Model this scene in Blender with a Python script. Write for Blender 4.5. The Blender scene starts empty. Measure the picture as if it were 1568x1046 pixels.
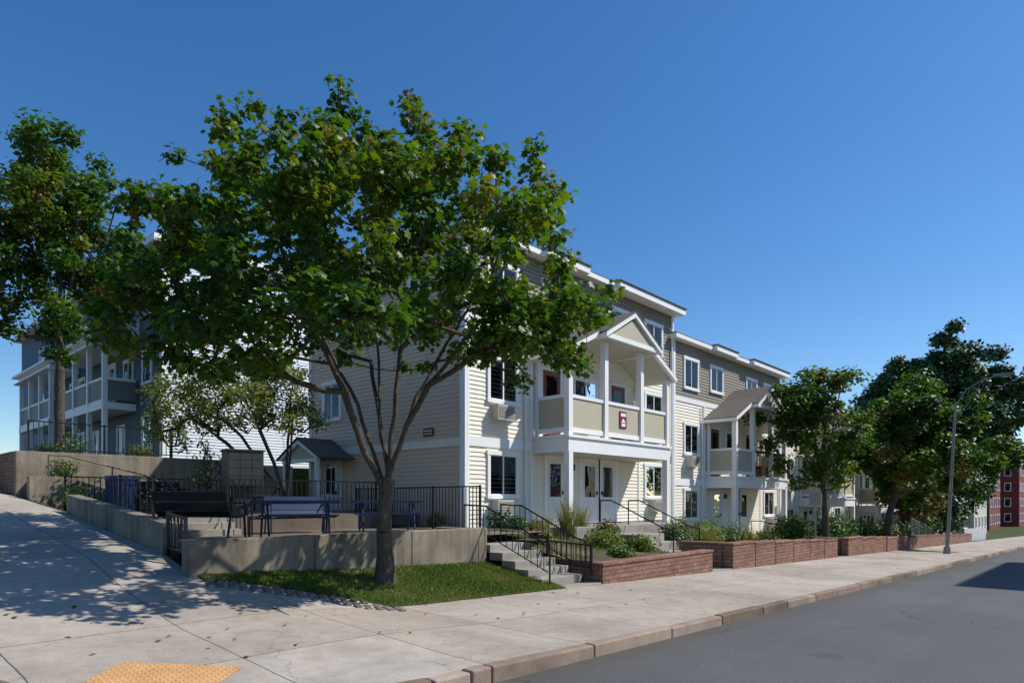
import bpy, bmesh, math, random
import numpy as np
from mathutils import Vector, Matrix
random.seed(7); RNG=np.random.default_rng(11)
scene=bpy.context.scene
scene.view_settings.view_transform='Standard'
scene.view_settings.look='None'
scene.view_settings.exposure=0

# ------------------------------------------------------------------ materials
def new_mat(name):
    m=bpy.data.materials.new(name); m.use_nodes=True
    nt=m.node_tree; nt.nodes.clear()
    out=nt.nodes.new('ShaderNodeOutputMaterial')
    return m,nt,out
def N(nt,t,**k):
    n=nt.nodes.new(t)
    for a,b in k.items(): setattr(n,a,b)
    return n
def mth(nt,op,a,b=None,c=None):
    n=nt.nodes.new('ShaderNodeMath'); n.operation=op
    for i,v in enumerate((a,b,c)):
        if v is None: continue
        if isinstance(v,(int,float)): n.inputs[i].default_value=v
        else: nt.links.new(v,n.inputs[i])
    return n.outputs[0]
def noise(nt,vec,scale,detail=4,rough=.6):
    n=nt.nodes.new('ShaderNodeTexNoise'); n.inputs['Scale'].default_value=scale
    n.inputs['Detail'].default_value=detail; n.inputs['Roughness'].default_value=rough
    nt.links.new(vec,n.inputs['Vector']); return n.outputs['Fac']
def ramp(nt,fac,stops):
    r=nt.nodes.new('ShaderNodeValToRGB'); e=r.color_ramp.elements
    while len(e)<len(stops): e.new(.5)
    for i,(p,c) in enumerate(stops):
        e[i].position=p; e[i].color=(c[0],c[1],c[2],1)
    nt.links.new(fac,r.inputs[0]); return r.outputs[0]
def mixc(nt,fac,a,b,mode='MIX'):
    n=nt.nodes.new('ShaderNodeMix'); n.data_type='RGBA'; n.blend_type=mode
    if isinstance(fac,(int,float)): n.inputs[0].default_value=fac
    else: nt.links.new(fac,n.inputs[0])
    for s,v in ((6,a),(7,b)):
        if isinstance(v,tuple): n.inputs[s].default_value=(v[0],v[1],v[2],1)
        else: nt.links.new(v,n.inputs[s])
    return n.outputs[2]
def bump(nt,h,strength,dist):
    b=nt.nodes.new('ShaderNodeBump'); b.inputs['Strength'].default_value=strength
    b.inputs['Distance'].default_value=dist; nt.links.new(h,b.inputs['Height']); return b.outputs[0]
def objco(nt):
    return nt.nodes.new('ShaderNodeTexCoord').outputs['Object']
def princ(nt,out,col,rough=.7,metal=0,normal=None,spec=.5):
    p=nt.nodes.new('ShaderNodeBsdfPrincipled')
    if isinstance(col,tuple): p.inputs['Base Color'].default_value=(*col[:3],1)
    else: nt.links.new(col,p.inputs['Base Color'])
    if isinstance(rough,(int,float)): p.inputs['Roughness'].default_value=rough
    else: nt.links.new(rough,p.inputs['Roughness'])
    p.inputs['Metallic'].default_value=metal
    p.inputs['Specular IOR Level'].default_value=spec
    if normal: nt.links.new(normal,p.inputs['Normal'])
    nt.links.new(p.outputs[0],out.inputs[0]); return p
def simple(name,col,rough=.6,var=.15,scale=1.5,metal=0,fine=0,bmp=0,spec=.4):
    m,nt,out=new_mat(name); co=objco(nt)
    a=noise(nt,co,scale,5)
    lo=tuple(c*(1-var) for c in col); hi=tuple(min(1,c*(1+var)) for c in col)
    c=ramp(nt,a,[(.3,lo),(.7,hi)])
    nr=None
    if fine:
        f=noise(nt,co,60,3,.7); c=mixc(nt,fine,c,ramp(nt,f,[(.35,(.35,.35,.35)),(.65,(1,1,1))]),'MULTIPLY')
        if bmp: nr=bump(nt,f,bmp,.01)
    princ(nt,out,c,rough,metal,nr,spec); return m

M={}
M['white']=simple('white_paint',(.84,.835,.82),.5,.04,.8)
def siding_mat(name,col):
    m,nt,out=new_mat(name); co=objco(nt)
    a=noise(nt,co,.6,5); s=N(nt,'ShaderNodeMapping'); s.inputs['Scale'].default_value=(1.5,1.5,.12)
    nt.links.new(co,s.inputs[0]); b=noise(nt,s.outputs[0],3,4)
    c=ramp(nt,a,[(.3,tuple(x*.96 for x in col)),(.7,tuple(min(1,x*1.03) for x in col))])
    c=mixc(nt,.18,c,ramp(nt,b,[(.3,(.80,.78,.74)),(.6,(1,1,1))]),'MULTIPLY')
    princ(nt,out,c,.55,0,None,.35); return m
M['cream']=siding_mat('cream_siding',(.86,.80,.675))
M['peachshade']=siding_mat('peach_shade_siding',(.72,.54,.40))  # side-wall copy of cream, warmed and darkened; shade tone put into the colour
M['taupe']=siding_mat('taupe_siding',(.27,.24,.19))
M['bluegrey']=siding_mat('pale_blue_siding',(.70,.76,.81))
M['blueshade']=siding_mat('shaded_blue_siding',(.10,.135,.18))  # dark copy of the pale blue siding; side-wall shade painted into the colour
M['panel']=simple('beige_panel',(.48,.44,.32),.6,.06,1)
M['panelshade']=simple('shaded_panel',(.20,.20,.19),.6,.06,1)  # porch panels of the shaded side, darkened in colour for the shade there
M['soffit']=simple('soffit',(.55,.52,.45),.7,.05)
M['door']=simple('door_paint',(.74,.74,.73),.4,.03)
M['reddoor']=simple('red_door',(.22,.06,.04),.4,.1)
M['shingle']=simple('roof_shingle',(.17,.14,.115),.9,.3,9,fine=.6,bmp=.4)
M['roofdark']=simple('roof_membrane',(.12,.12,.12),.9,.2)
M['black']=simple('black_metal',(.012,.012,.014),.4,.2,metal=.2)
M['steel']=simple('galvanised_steel',(.27,.27,.265),.55,.12,metal=.5)
M['oldsteel']=simple('weathered_steel',(.13,.11,.09),.6,.2,metal=.3)
M['ac']=simple('ac_metal',(.50,.47,.41),.5,.08)
M['acdark']=simple('ac_grille',(.09,.085,.08),.6,.1)
M['blue']=simple('blue_coated_metal',(.012,.028,.085),.4,.15)
M['bluebin']=simple('blue_plastic',(.013,.033,.10),.45,.12)
M['greybox']=simple('grey_box_metal',(.045,.05,.052),.5,.12,metal=.2)
M['maroon']=simple('maroon_sign',(.22,.015,.06),.5,.05)
M['mulch']=simple('garden_soil',(.12,.10,.05),.95,.5,1.2,fine=.7,bmp=.6)
M['brickred']=simple('far_brick',(.20,.05,.04),.85,.2,1,fine=.3)
M['curtain']=simple('curtain',(.40,.38,.35),.9,.1)
M['interior']=simple('interior_dark',(.018,.02,.024),.9,.1)
M['glasslamp']=simple('lamp_glass',(.5,.5,.48),.2,.05)
M['tyre']=simple('tyre_rubber',(.02,.02,.02),.8,.1)
M['carpaint']=simple('car_paint',(.03,.06,.13),.2,.05,metal=.3)
M['terracotta']=simple('terracotta',(.28,.11,.06),.8,.15,3)

def glass():
    m,nt,out=new_mat('window_glass')
    g=N(nt,'ShaderNodeBsdfGlossy'); g.inputs['Roughness'].default_value=.02; g.inputs['Color'].default_value=(.8,.85,.9,1)
    t=N(nt,'ShaderNodeBsdfTransparent'); t.inputs['Color'].default_value=(.40,.44,.43,1)
    f=N(nt,'ShaderNodeFresnel'); f.inputs['IOR'].default_value=1.5
    nb=bump(nt,noise(nt,objco(nt),1.2,2),.08,.2); nt.links.new(nb,g.inputs['Normal'])
    mx=N(nt,'ShaderNodeMixShader'); nt.links.new(f.outputs[0],mx.inputs[0]); nt.links.new(t.outputs[0],mx.inputs[1]); nt.links.new(g.outputs[0],mx.inputs[2])
    nt.links.new(mx.outputs[0],out.inputs[0]); return m
M['glass']=glass()

def concrete(name,col,joint=None,stain=.5,island=0):
    m,nt,out=new_mat(name); co=objco(nt)
    a=noise(nt,co,.7,6,.65); b=noise(nt,co,6,5,.7); f=noise(nt,co,90,2,.7)
    c=ramp(nt,a,[(.3,tuple(x*(1-.28*stain*2) for x in col)),(.55,col),(.75,tuple(x*1.1 for x in col))])
    c=mixc(nt,.45,c,ramp(nt,b,[(.3,(.62,.6,.57)),(.6,(1,1,1))]),'MULTIPLY')
    c=mixc(nt,.5,c,ramp(nt,f,[(.35,(.55,.55,.55)),(.6,(1,1,1))]),'MULTIPLY')
    if island:
        ge=N(nt,'ShaderNodeNewGeometry'); c=mixc(nt,island,c,ramp(nt,ge.outputs['Random Per Island'],[(0,(.60,.53,.47)),(.5,(.95,.87,.80)),(1,(1.25,1.22,1.18))]),'MULTIPLY')
    if stain>.8:
        s=N(nt,'ShaderNodeMapping'); s.inputs['Scale'].default_value=(1,1,.06); nt.links.new(co,s.inputs[0])
        d=noise(nt,s.outputs[0],5,4,.7); c=mixc(nt,.6,c,ramp(nt,d,[(.38,(.5,.48,.45)),(.58,(1,1,1))]),'MULTIPLY')
    h=f
    if joint:
        sp=N(nt,'ShaderNodeSeparateXYZ'); nt.links.new(co,sp.inputs[0])
        w=mth(nt,'MULTIPLY',mth(nt,'SUBTRACT',a,.5),.05)
        def line(o,step,off,wd):
            v=mth(nt,'ADD',mth(nt,'ADD',o,w),off+100*step)
            md=mth(nt,'MODULO',v,step)
            return mth(nt,'LESS_THAN',md,wd)
        l=mth(nt,'MAXIMUM',line(sp.outputs[0],joint[0],joint[2],.015),line(sp.outputs[1],joint[1],joint[3],.015))
        fx=mth(nt,'FLOOR',mth(nt,'DIVIDE',mth(nt,'ADD',sp.outputs[0],joint[2]+100*joint[0]),joint[0]))
        fy=mth(nt,'FLOOR',mth(nt,'DIVIDE',mth(nt,'ADD',sp.outputs[1],joint[3]+100*joint[1]),joint[1]))
        cb=N(nt,'ShaderNodeCombineXYZ'); nt.links.new(fx,cb.inputs[0]); nt.links.new(fy,cb.inputs[1])
        wn=N(nt,'ShaderNodeTexWhiteNoise'); nt.links.new(cb.outputs[0],wn.inputs[0])
        c=mixc(nt,.9,c,ramp(nt,wn.outputs[0],[(0,(.84,.80,.76)),(1,(1,1,1))]),'MULTIPLY')
        c=mixc(nt,mth(nt,'MULTIPLY',l,.8),c,(.05,.045,.035))
        vs=N(nt,'ShaderNodeTexVoronoi'); vs.inputs['Scale'].default_value=2.2; nt.links.new(co,vs.inputs['Vector'])
        sp2=mth(nt,'LESS_THAN',vs.outputs['Distance'],.045)
        c=mixc(nt,mth(nt,'MULTIPLY',sp2,.4),c,(.08,.07,.06))
        vo=N(nt,'ShaderNodeTexVoronoi'); vo.feature='DISTANCE_TO_EDGE'; vo.inputs['Scale'].default_value=.33
        mp=N(nt,'ShaderNodeVectorMath'); mp.operation='ADD'; nt.links.new(co,mp.inputs[0])
        nn=N(nt,'ShaderNodeTexNoise'); nn.inputs['Scale'].default_value=1.6; nn.inputs['Detail'].default_value=6
        nt.links.new(co,nn.inputs[0]); nt.links.new(nn.outputs['Color'],mp.inputs[1]); nt.links.new(mp.outputs[0],vo.inputs['Vector'])
        cr=mth(nt,'LESS_THAN',vo.outputs['Distance'],.0025)
        c=mixc(nt,mth(nt,'MULTIPLY',cr,.35),c,(.08,.07,.06))
    nr=bump(nt,h,.25,.008)
    princ(nt,out,c,.9,0,nr,.25); return m
M['sidewalk']=concrete('sidewalk_concrete',(.50,.44,.375),(1.62,1.7,.35,-1.05))
M['concrete']=concrete('weathered_concrete',(.33,.28,.215),None,.9)
M['concretelight']=concrete('steps_concrete',(.38,.35,.30))
M['patio']=concrete('patio_concrete',(.22,.18,.15),(1.2,1.2,.1,.1))
M['kerb']=concrete('granite_kerb',(.36,.29,.235),None,.8,1.0)

def asphalt():
    m,nt,out=new_mat('asphalt'); co=objco(nt)
    a=noise(nt,co,.35,5); f=noise(nt,co,70,3,.8)
    s=N(nt,'ShaderNodeMapping'); s.inputs['Scale'].default_value=(.06,1.4,1); nt.links.new(co,s.inputs[0])
    t=noise(nt,s.outputs[0],1.0,3)
    c=ramp(nt,a,[(.3,(.092,.092,.094)),(.7,(.120,.119,.119))])
    c=mixc(nt,.5,c,ramp(nt,t,[(.35,(.78,.78,.78)),(.65,(1.0,1.0,1.0))]),'MULTIPLY')
    c=mixc(nt,.8,c,ramp(nt,f,[(.3,(.40,.40,.40)),(.5,(.9,.9,.9)),(.72,(1.8,1.8,1.7))]),'MULTIPLY')
    vs=N(nt,'ShaderNodeTexVoronoi'); vs.inputs['Scale'].default_value=.42; nt.links.new(co,vs.inputs['Vector'])
    pt=mth(nt,'LESS_THAN',mth(nt,'ADD',vs.outputs['Distance'],mth(nt,'MULTIPLY',noise(nt,co,5,3),.08)),.12)
    c=mixc(nt,mth(nt,'MULTIPLY',pt,.35),c,(.045,.045,.045))
    sp=N(nt,'ShaderNodeSeparateXYZ'); nt.links.new(co,sp.inputs[0])
    gu=N(nt,'ShaderNodeMapRange'); gu.inputs[1].default_value=3.9; gu.inputs[2].default_value=4.4; nt.links.new(mth(nt,'ADD',sp.outputs[1],mth(nt,'MULTIPLY',a,.3)),gu.inputs[0])
    c=mixc(nt,mth(nt,'MULTIPLY',gu.outputs[0],.55),c,(.075,.062,.048))
    vo=N(nt,'ShaderNodeTexVoronoi'); vo.feature='DISTANCE_TO_EDGE'; vo.inputs['Scale'].default_value=.16
    mp=N(nt,'ShaderNodeVectorMath'); mp.operation='ADD'; nt.links.new(co,mp.inputs[0])
    nn=N(nt,'ShaderNodeTexNoise'); nn.inputs['Scale'].default_value=.9; nn.inputs['Detail'].default_value=7
    nt.links.new(co,nn.inputs[0]); nt.links.new(nn.outputs['Color'],mp.inputs[1]); nt.links.new(mp.outputs[0],vo.inputs['Vector'])
    c=mixc(nt,mth(nt,'MULTIPLY',mth(nt,'LESS_THAN',vo.outputs['Distance'],.002),.5),c,(.03,.03,.03))
    princ(nt,out,c,.85,0,bump(nt,f,.5,.012),.3); return m
M['asphalt']=asphalt()

def brick():
    m,nt,out=new_mat('rough_brick'); co=objco(nt)
    sp=N(nt,'ShaderNodeSeparateXYZ'); nt.links.new(co,sp.inputs[0])
    cb=N(nt,'ShaderNodeCombineXYZ'); nt.links.new(mth(nt,'ADD',sp.outputs[0],sp.outputs[1]),cb.inputs[0]); nt.links.new(sp.outputs[2],cb.inputs[1])
    b=N(nt,'ShaderNodeTexBrick'); nt.links.new(cb.outputs[0],b.inputs[0])
    b.inputs['Scale'].default_value=1; b.inputs['Brick Width'].default_value=.30; b.inputs['Row Height'].default_value=.10
    b.inputs['Mortar Size'].default_value=.008; b.inputs['Color1'].default_value=(.38,.215,.16,1); b.inputs['Color2'].default_value=(.27,.14,.105,1); b.inputs['Mortar'].default_value=(.12,.09,.08,1)
    n=noise(nt,co,14,5,.75); n2=noise(nt,co,1.3,4)
    c=mixc(nt,.6,b.outputs[0],ramp(nt,n,[(.3,(.45,.43,.41)),(.65,(1.15,1.15,1.1))]),'MULTIPLY')
    c=mixc(nt,.5,c,ramp(nt,n2,[(.3,(.65,.62,.6)),(.6,(1,1,1))]),'MULTIPLY')
    hh=mth(nt,'ADD',n,mth(nt,'MULTIPLY',b.outputs['Fac'],-.5))
    princ(nt,out,c,.92,0,bump(nt,hh,.8,.04),.2); return m
M['brick']=brick()

def tactile():
    m,nt,out=new_mat('tactile_orange'); co=objco(nt)
    n=noise(nt,co,5,4)
    c=ramp(nt,n,[(.3,(.50,.25,.09)),(.7,(.62,.36,.16))]); princ(nt,out,c,.7); return m
M['tactile']=tactile()

def bark(name,c1,c2):
    m,nt,out=new_mat(name); co=objco(nt)
    s=N(nt,'ShaderNodeMapping'); s.inputs['Scale'].default_value=(1,1,.25); nt.links.new(co,s.inputs[0])
    a=noise(nt,s.outputs[0],28,5,.7); c=ramp(nt,a,[(.3,c1),(.65,c2)])
    princ(nt,out,c,.95,0,bump(nt,a,.8,.03),.15); return m
M['bark']=bark('maple_bark',(.04,.033,.026),(.13,.11,.088))

def leafmat(name,stops,trans=.35):
    m,nt,out=new_mat(name)
    at=N(nt,'ShaderNodeAttribute'); at.attribute_name='hue'
    c=ramp(nt,at.outputs['Fac'],stops)
    p=nt.nodes.new('ShaderNodeBsdfPrincipled'); nt.links.new(c,p.inputs['Base Color']); p.inputs['Roughness'].default_value=.45
    p.inputs['Specular IOR Level'].default_value=.35
    if trans<=0:
        nt.links.new(p.outputs[0],out.inputs[0]); return m
    t=N(nt,'ShaderNodeBsdfTranslucent'); tc=mixc(nt,1.0,c,(1.5,1.7,.4),'MULTIPLY'); nt.links.new(tc,t.inputs[0])
    mx=N(nt,'ShaderNodeMixShader'); mx.inputs[0].default_value=trans
    nt.links.new(p.outputs[0],mx.inputs[1]); nt.links.new(t.outputs[0],mx.inputs[2]); nt.links.new(mx.outputs[0],out.inputs[0]); return m
M['leafA']=leafmat('maple_leaves',[(0,(.016,.046,.006)),(.4,(.045,.105,.009)),(.60,(.095,.155,.012)),(.74,(.15,.165,.018)),(.86,(.18,.115,.028)),(1,(.16,.065,.03))],.4)
M['leafB']=leafmat('green_leaves',[(0,(.02,.055,.010)),(.5,(.05,.11,.014)),(.85,(.09,.16,.02)),(1,(.13,.17,.03))],.2)
M['leafC']=leafmat('yellow_green_leaves',[(0,(.07,.11,.02)),(.5,(.17,.20,.045)),(1,(.28,.26,.08))],.4)
M['leafD']=leafmat('dark_leaves',[(0,(.022,.058,.02)),(.6,(.052,.11,.034)),(1,(.09,.155,.045))],0)
M['leafR']=leafmat('rusty_leaves',[(0,(.03,.055,.012)),(.5,(.10,.11,.02)),(1,(.20,.09,.02))],.2)
M['flower']=leafmat('red_flowers',[(0,(.35,.02,.03)),(.5,(.5,.08,.12)),(1,(.05,.12,.02))],.2)
M['grassblade']=leafmat('grass_blades',[(0,(.055,.095,.012)),(.6,(.115,.165,.022)),(1,(.23,.21,.07))],.25)
M['drygrass']=leafmat('ornamental_grass',[(0,(.12,.14,.04)),(1,(.36,.30,.14))],.3)
def groundm(name,a,b):
    m,nt,out=new_mat(name); co=objco(nt)
    n=noise(nt,co,1.7,6,.7); f=noise(nt,co,40,3)
    c=ramp(nt,n,[(.35,a),(.65,b)]); c=mixc(nt,.6,c,ramp(nt,f,[(.3,(.4,.4,.4)),(.6,(1,1,1))]),'MULTIPLY')
    princ(nt,out,c,.95,0,bump(nt,f,.5,.02),.1); return m
M['lawn']=groundm('lawn_soil',(.05,.075,.018),(.09,.11,.03))
M['earth']=groundm('open_ground',(.05,.07,.025),(.09,.10,.04))
M['cobble']=groundm('cobble_stone',(.09,.08,.075),(.24,.21,.19))

# ------------------------------------------------------------------ mesh builder
class MB:
    def __init__(s): s.v=[]; s.f=[]; s.m=[]; s.mats=[]; s.M=Matrix.Identity(4); s.sm=[]
    def mi(s,k):
        if k not in s.mats: s.mats.append(k)
        return s.mats.index(k)
    def add(s,vs,fs,mat,smooth=False):
        o=len(s.v); i=s.mi(mat)
        for p in vs: s.v.append(tuple(s.M@Vector(p)))
        for f in fs: s.f.append([o+a for a in f]); s.m.append(i); s.sm.append(smooth)
    def box(s,x0,x1,y0,y1,z0,z1,mat):
        vs=[(x0,y0,z0),(x1,y0,z0),(x1,y1,z0),(x0,y1,z0),(x0,y0,z1),(x1,y0,z1),(x1,y1,z1),(x0,y1,z1)]
        s.hexa(vs,mat)
    def hexa(s,vs,mat):
        s.add(vs,[(0,3,2,1),(4,5,6,7),(0,1,5,4),(1,2,6,5),(2,3,7,6),(3,0,4,7)],mat)
    def beam(s,p,q,w,h,mat,up=(0,0,1)):
        p=Vector(p); q=Vector(q); d=(q-p).normalized(); u=Vector(up)
        if abs(d.dot(u))>.98: u=Vector((1,0,0))
        a=d.cross(u).normalized(); b=a.cross(d)
        vs=[]
        for c in (p,q):
            for i,j in ((-1,-1),(1,-1),(1,1),(-1,1)): vs.append(c+a*i*w/2+b*j*h/2)
        s.add(vs,[(0,1,2,3),(7,6,5,4),(0,4,5,1),(1,5,6,2),(2,6,7,3),(3,7,4,0)],mat)
    def tube(s,p,q,r0,r1,mat,n=8,cap=True):
        p=Vector(p); q=Vector(q); d=(q-p)
        if d.length<1e-6: return
        d.normalize(); u=Vector((0,0,1)) if abs(d.z)<.9 else Vector((1,0,0))
        a=d.cross(u).normalized(); b=a.cross(d); vs=[]
        for c,r in ((p,r0),(q,r1)):
            for i in range(n):
                t=2*math.pi*i/n; vs.append(c+a*math.cos(t)*r+b*math.sin(t)*r)
        fs=[(i,(i+1)%n,n+(i+1)%n,n+i) for i in range(n)]
        s.add(vs,fs,mat,True)
        if cap: s.add(vs[:n],[tuple(range(n))],mat); s.add(vs[n:],[tuple(range(n))],mat)
    def path(s,pts,r,mat,n=8):
        for a,b in zip(pts,pts[1:]): s.tube(a,b,r,r,mat,n)
    def prism(s,poly,y0,y1,mat):
        n=len(poly); vs=[(x,y0,z) for x,z in poly]+[(x,y1,z) for x,z in poly]
        fs=[tuple(range(n)),tuple(range(2*n-1,n-1,-1))]+[(i,n+i,n+(i+1)%n,(i+1)%n) for i in range(n)]
        s.add(vs,fs,mat)
    def grid(s,fn,us,vs_,mat,smooth=True):
        nu,nv=len(us),len(vs_); pts=[fn(u,v) for v in vs_ for u in us]
        fs=[(j*nu+i,j*nu+i+1,(j+1)*nu+i+1,(j+1)*nu+i) for j in range(nv-1) for i in range(nu-1)]
        s.add(pts,fs,mat,smooth)
    def build(s,name,parent=None,bevel=0,origin=None):
        me=bpy.data.meshes.new(name); me.from_pydata(s.v,[],s.f)
        for k in s.mats: me.materials.append(M[k])
        me.polygons.foreach_set('material_index',s.m); me.polygons.foreach_set('use_smooth',s.sm)
        bm=bmesh.new(); bm.from_mesh(me); bmesh.ops.recalc_face_normals(bm,faces=bm.faces[:])
        bm.to_mesh(me); bm.free(); me.update()
        o=bpy.data.objects.new(name,me); scene.collection.objects.link(o)
        if parent: o.parent=parent
        if bevel:
            b=o.modifiers.new('bevel','BEVEL'); b.width=bevel; b.segments=2; b.limit_method='ANGLE'
        return o
def empty(name,loc=(0,0,0)):
    o=bpy.data.objects.new(name,None); scene.collection.objects.link(o); return o

# ------------------------------------------------------------------ terrain functions (x along street, y into the lot, z=0 eye level)
def S(x): return -1.477-.03*min(max(x,4.0),110.0)
_HY=[-100,5,7.85,9.8,11.2,16.7,21.9,60,200]; _HZ=[-1.6,-1.58,-1.42,-1.12,-.83,-.22,.2,2.6,6]
def HL(y): return float(np.interp(y,_HY,_HZ))
def sm(t): t=min(max(t,0),1); return t*t*(3-2*t)
def SW(x,y):
    w=sm((6.5-x)/3)
    zs=S(x)+.012*(min(max(y,4.46),7.85)-4.46)
    if y>7.85:
        foot=-1.12-.034*(min(x,12)-3.8); t=min((y-7.85)/1.95,1); zs=zs*(1-t)+foot*t
    return zs*(1-w)+HL(y)*w
def RZ(x,y):
    return (SW(max(x,1.0),min(y,4.46)) if x>4.2 else (HL(y) if y>4.46 else -1.6*1.0))-.13

mb=MB()
xs=[-900,-300,-80,-30,-9,-4,0,3.9,4,8,12,20,30,45,57.9,58,80,110,160,300,700,1600]
ys=[-900,-300,-80,-20,-6,0,4.4,5,7.8,8.2,9.8,11.2,14,16.7,21.9,35,60,120,200,500,1600]
def GZ(x,y):
    if x<3.95: return HL(y)-.32
    if x>=58 and y>8: return S(x)-.02
    return S(x)-.35
mb.grid(lambda x,y:(x,y,GZ(x,y)),xs,ys,'earth'); mb.build('ground')

mb=MB(); 
xr=[4.2]+list(range(6,60,3))+[70,85,100,110,150,250]
mb.grid(lambda x,y:(x,y,S(x)-.13),xr,[-5.2,-2,1,3,4.46],'asphalt')
mb.grid(lambda x,y:(x,y,RZ(x,y)),[-9,-5,-2,0,1.2,2.6,4.2],[-60,-20,-5.2,-2,1,3,4.46,5,6,7,7.85,9.8,11.2,14,16.7,21.9,35,60],'asphalt')
mb.build('road')

mb=MB(); VN=[i/8 for i in range(9)]
def yg(x): return 7.9 if x>=6 else 7.9+(6-x)*(1.75/2.0)
def gp(x,t):
    y=4.46+(yg(x)-4.46)*t; return (x,y,SW(x,y))
mb.grid(gp,[4.2,4.6,5,5.5,6,6.5,7,8,9,10,11,12]+list(range(14,60,3))+[70,85,100,110,150,250],VN,'sidewalk')
ARC=[(4.2+3.24*math.cos(a),7.7+3.24*math.sin(a)) for a in [math.radians(270-90*i/12) for i in range(13)]]
def ga(i,t):
    x,y=ARC[int(i)]; x=x+(4.2-x)*t; y=y+(7.7-y)*t; return (x,y,SW(x,y))
mb.grid(ga,list(range(13)),VN,'sidewalk')
XL=4.2-3.24
def gl(y,t):
    xi=4.2 if y<9.45 else 3.95
    x=XL+(xi-XL)*t; return (x,y,SW(x,y))
mb.grid(gl,[7.7,8,8.3,8.7,9.1,9.44,9.46,9.8,10.3,10.8,11.2,12,13,14,15.5,16.7,18,20,21.9,25,30,40,60],VN,'sidewalk')
mb.build('sidewalk')

mb=MB()
line=[(250,4.46)]
x=112.
while x>4.4: line.append((x,4.46)); x-=random.uniform(1.1,1.8)
line+=ARC
y=9.0
while y<60: line.append((XL,y)); y+=1.6
for (ax,ay),(bx,by) in zip(line,line[1:]):
    d=Vector((bx-ax,by-ay,0)); L=d.length
    if L<.05: continue
    d.normalize(); n=Vector((-d.y,d.x,0))*-1
    g=.009; a=Vector((ax,ay,0))+d*g; b=Vector((bx,by,0))-d*g
    vs=[]; js=[random.uniform(-.018,.018) for _ in range(4)]; hz=random.uniform(-.008,.010)
    for zoff in (-.32,.008+hz):
        for p,q,jj in ((a,0,0),(b,0,1),(b,1,1),(a,1,0)):
            pp=p-n*(0 if q==0 else .15)
            z=SW(max(p.x,XL),p.y)+zoff
            o=.02+js[jj] if q==0 else .02
            vs.append((pp.x+n.x*o,pp.y+n.y*o,z))
    mb.hexa(vs,'kerb')
mb.build('kerb',bevel=.02)

mb=MB()
A=Vector((2.03,6.67,0)); B=Vector((2.76,5.87,0)); nrm=Vector((-.738,-.674,0))
def tp(u,v):
    p=A+(B-A)*u+nrm*.62*v; return (p.x,p.y,SW(p.x,p.y)+.008)
mb.grid(tp,[0,.25,.5,.75,1],[0,.5,1],'tactile')
for i in range(16):
    for j in range(9):
        c=Vector(tp((i+.5)/16,(j+.5)/9)); mb.tube(c,c+Vector((0,0,.006)),.016,.011,'tactile',8)
mb.build('tactile_paving')

mb=MB()
def lf(x,t):
    y=yg(x)+(9.8-yg(x))*t; return (x,y,SW(x,y)+.012)
mb.grid(lf,[3.95+.3*i for i in range(22)],[i/8 for i in range(9)],'lawn')
mb.build('lawn')
def np_mesh(name,V,faces_per,nverts,hue,mat,parent=None):
    n=V.shape[0]; me=bpy.data.meshes.new(name)
    me.vertices.add(n*nverts); me.vertices.foreach_set('co',V.reshape(-1).astype(np.float32))
    pat=np.concatenate([np.array(f) for f in faces_per]); lens=np.array([len(f) for f in faces_per])
    tot=len(pat); idx=(np.arange(n)[:,None]*nverts+pat[None,:]).reshape(-1)
    me.loops.add(len(idx)); me.loops.foreach_set('vertex_index',idx.astype(np.int32))
    st=np.concatenate([[0],np.cumsum(lens)[:-1]]); starts=(np.arange(n)[:,None]*tot+st[None,:]).reshape(-1)
    me.polygons.add(len(starts)); me.polygons.foreach_set('loop_start',starts.astype(np.int32))
    try: me.polygons.foreach_set('loop_total',np.tile(lens,n).astype(np.int32))
    except Exception: pass
    a=me.attributes.new('hue','FLOAT','POINT'); a.data.foreach_set('value',np.repeat(hue,nverts).astype(np.float32))
    me.update(calc_edges=True); me.materials.append(M[mat])
    o=bpy.data.objects.new(name,me); scene.collection.objects.link(o)
    if parent: o.parent=parent
    return o
def blades(name,pts,h,w,lean,mat,hue=None,parent=None):
    n=len(pts); a=RNG.uniform(0,2*math.pi,n); hh=h*RNG.uniform(.5,1.2,n); ww=w*RNG.uniform(.7,1.3,n)
    la=RNG.uniform(0,2*math.pi,n); ll=lean*hh*RNG.uniform(.2,1,n)
    d=np.stack([np.cos(a),np.sin(a),np.zeros(n)],1); l=np.stack([np.cos(la),np.sin(la),np.zeros(n)],1)
    up=np.array([0,0,1.])
    p=np.array(pts)
    V=np.stack([p-d*ww[:,None]/2,p+d*ww[:,None]/2,p+d*ww[:,None]*.35+up*hh[:,None]*.6+l*ll[:,None]*.35,
                p+up*hh[:,None]+l*ll[:,None],p-d*ww[:,None]*.35+up*hh[:,None]*.6+l*ll[:,None]*.35],1)
    if hue is None: hue=RNG.uniform(0,1,n)
    return np_mesh(name,V,[(0,1,2,3,4)],5,hue,mat,parent)
pts=[]
for _ in range(26000):
    x=random.uniform(3.95,10.2); t=random.random()**.95; y=yg(x)+random.gauss(0,.03)+(9.78-yg(x))*t
    pts.append((x,y,SW(x,y)+.01))
pa=np.array(pts); hu=np.clip(.5+.3*np.sin(pa[:,0]*2.1+np.sin(pa[:,1]*3))+RNG.normal(0,.2,len(pa)),0,1)
blades('lawn_grass',pts,.05,.012,.8,'grassblade',hu)
mb=MB()
for i in range(18):
    for j in range(3):
        x=6.0-i*.118+random.uniform(-.01,.01); y=yg(x)-.10-.13*j
        x-=.05*j
        z=SW(x,y); r=.05
        mb.box(x-r,x+r,y-r,y+r,z-.03,z+.016+random.uniform(0,.012),'cobble')
mb.build('cobblestone_edging',bevel=.012)

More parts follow.
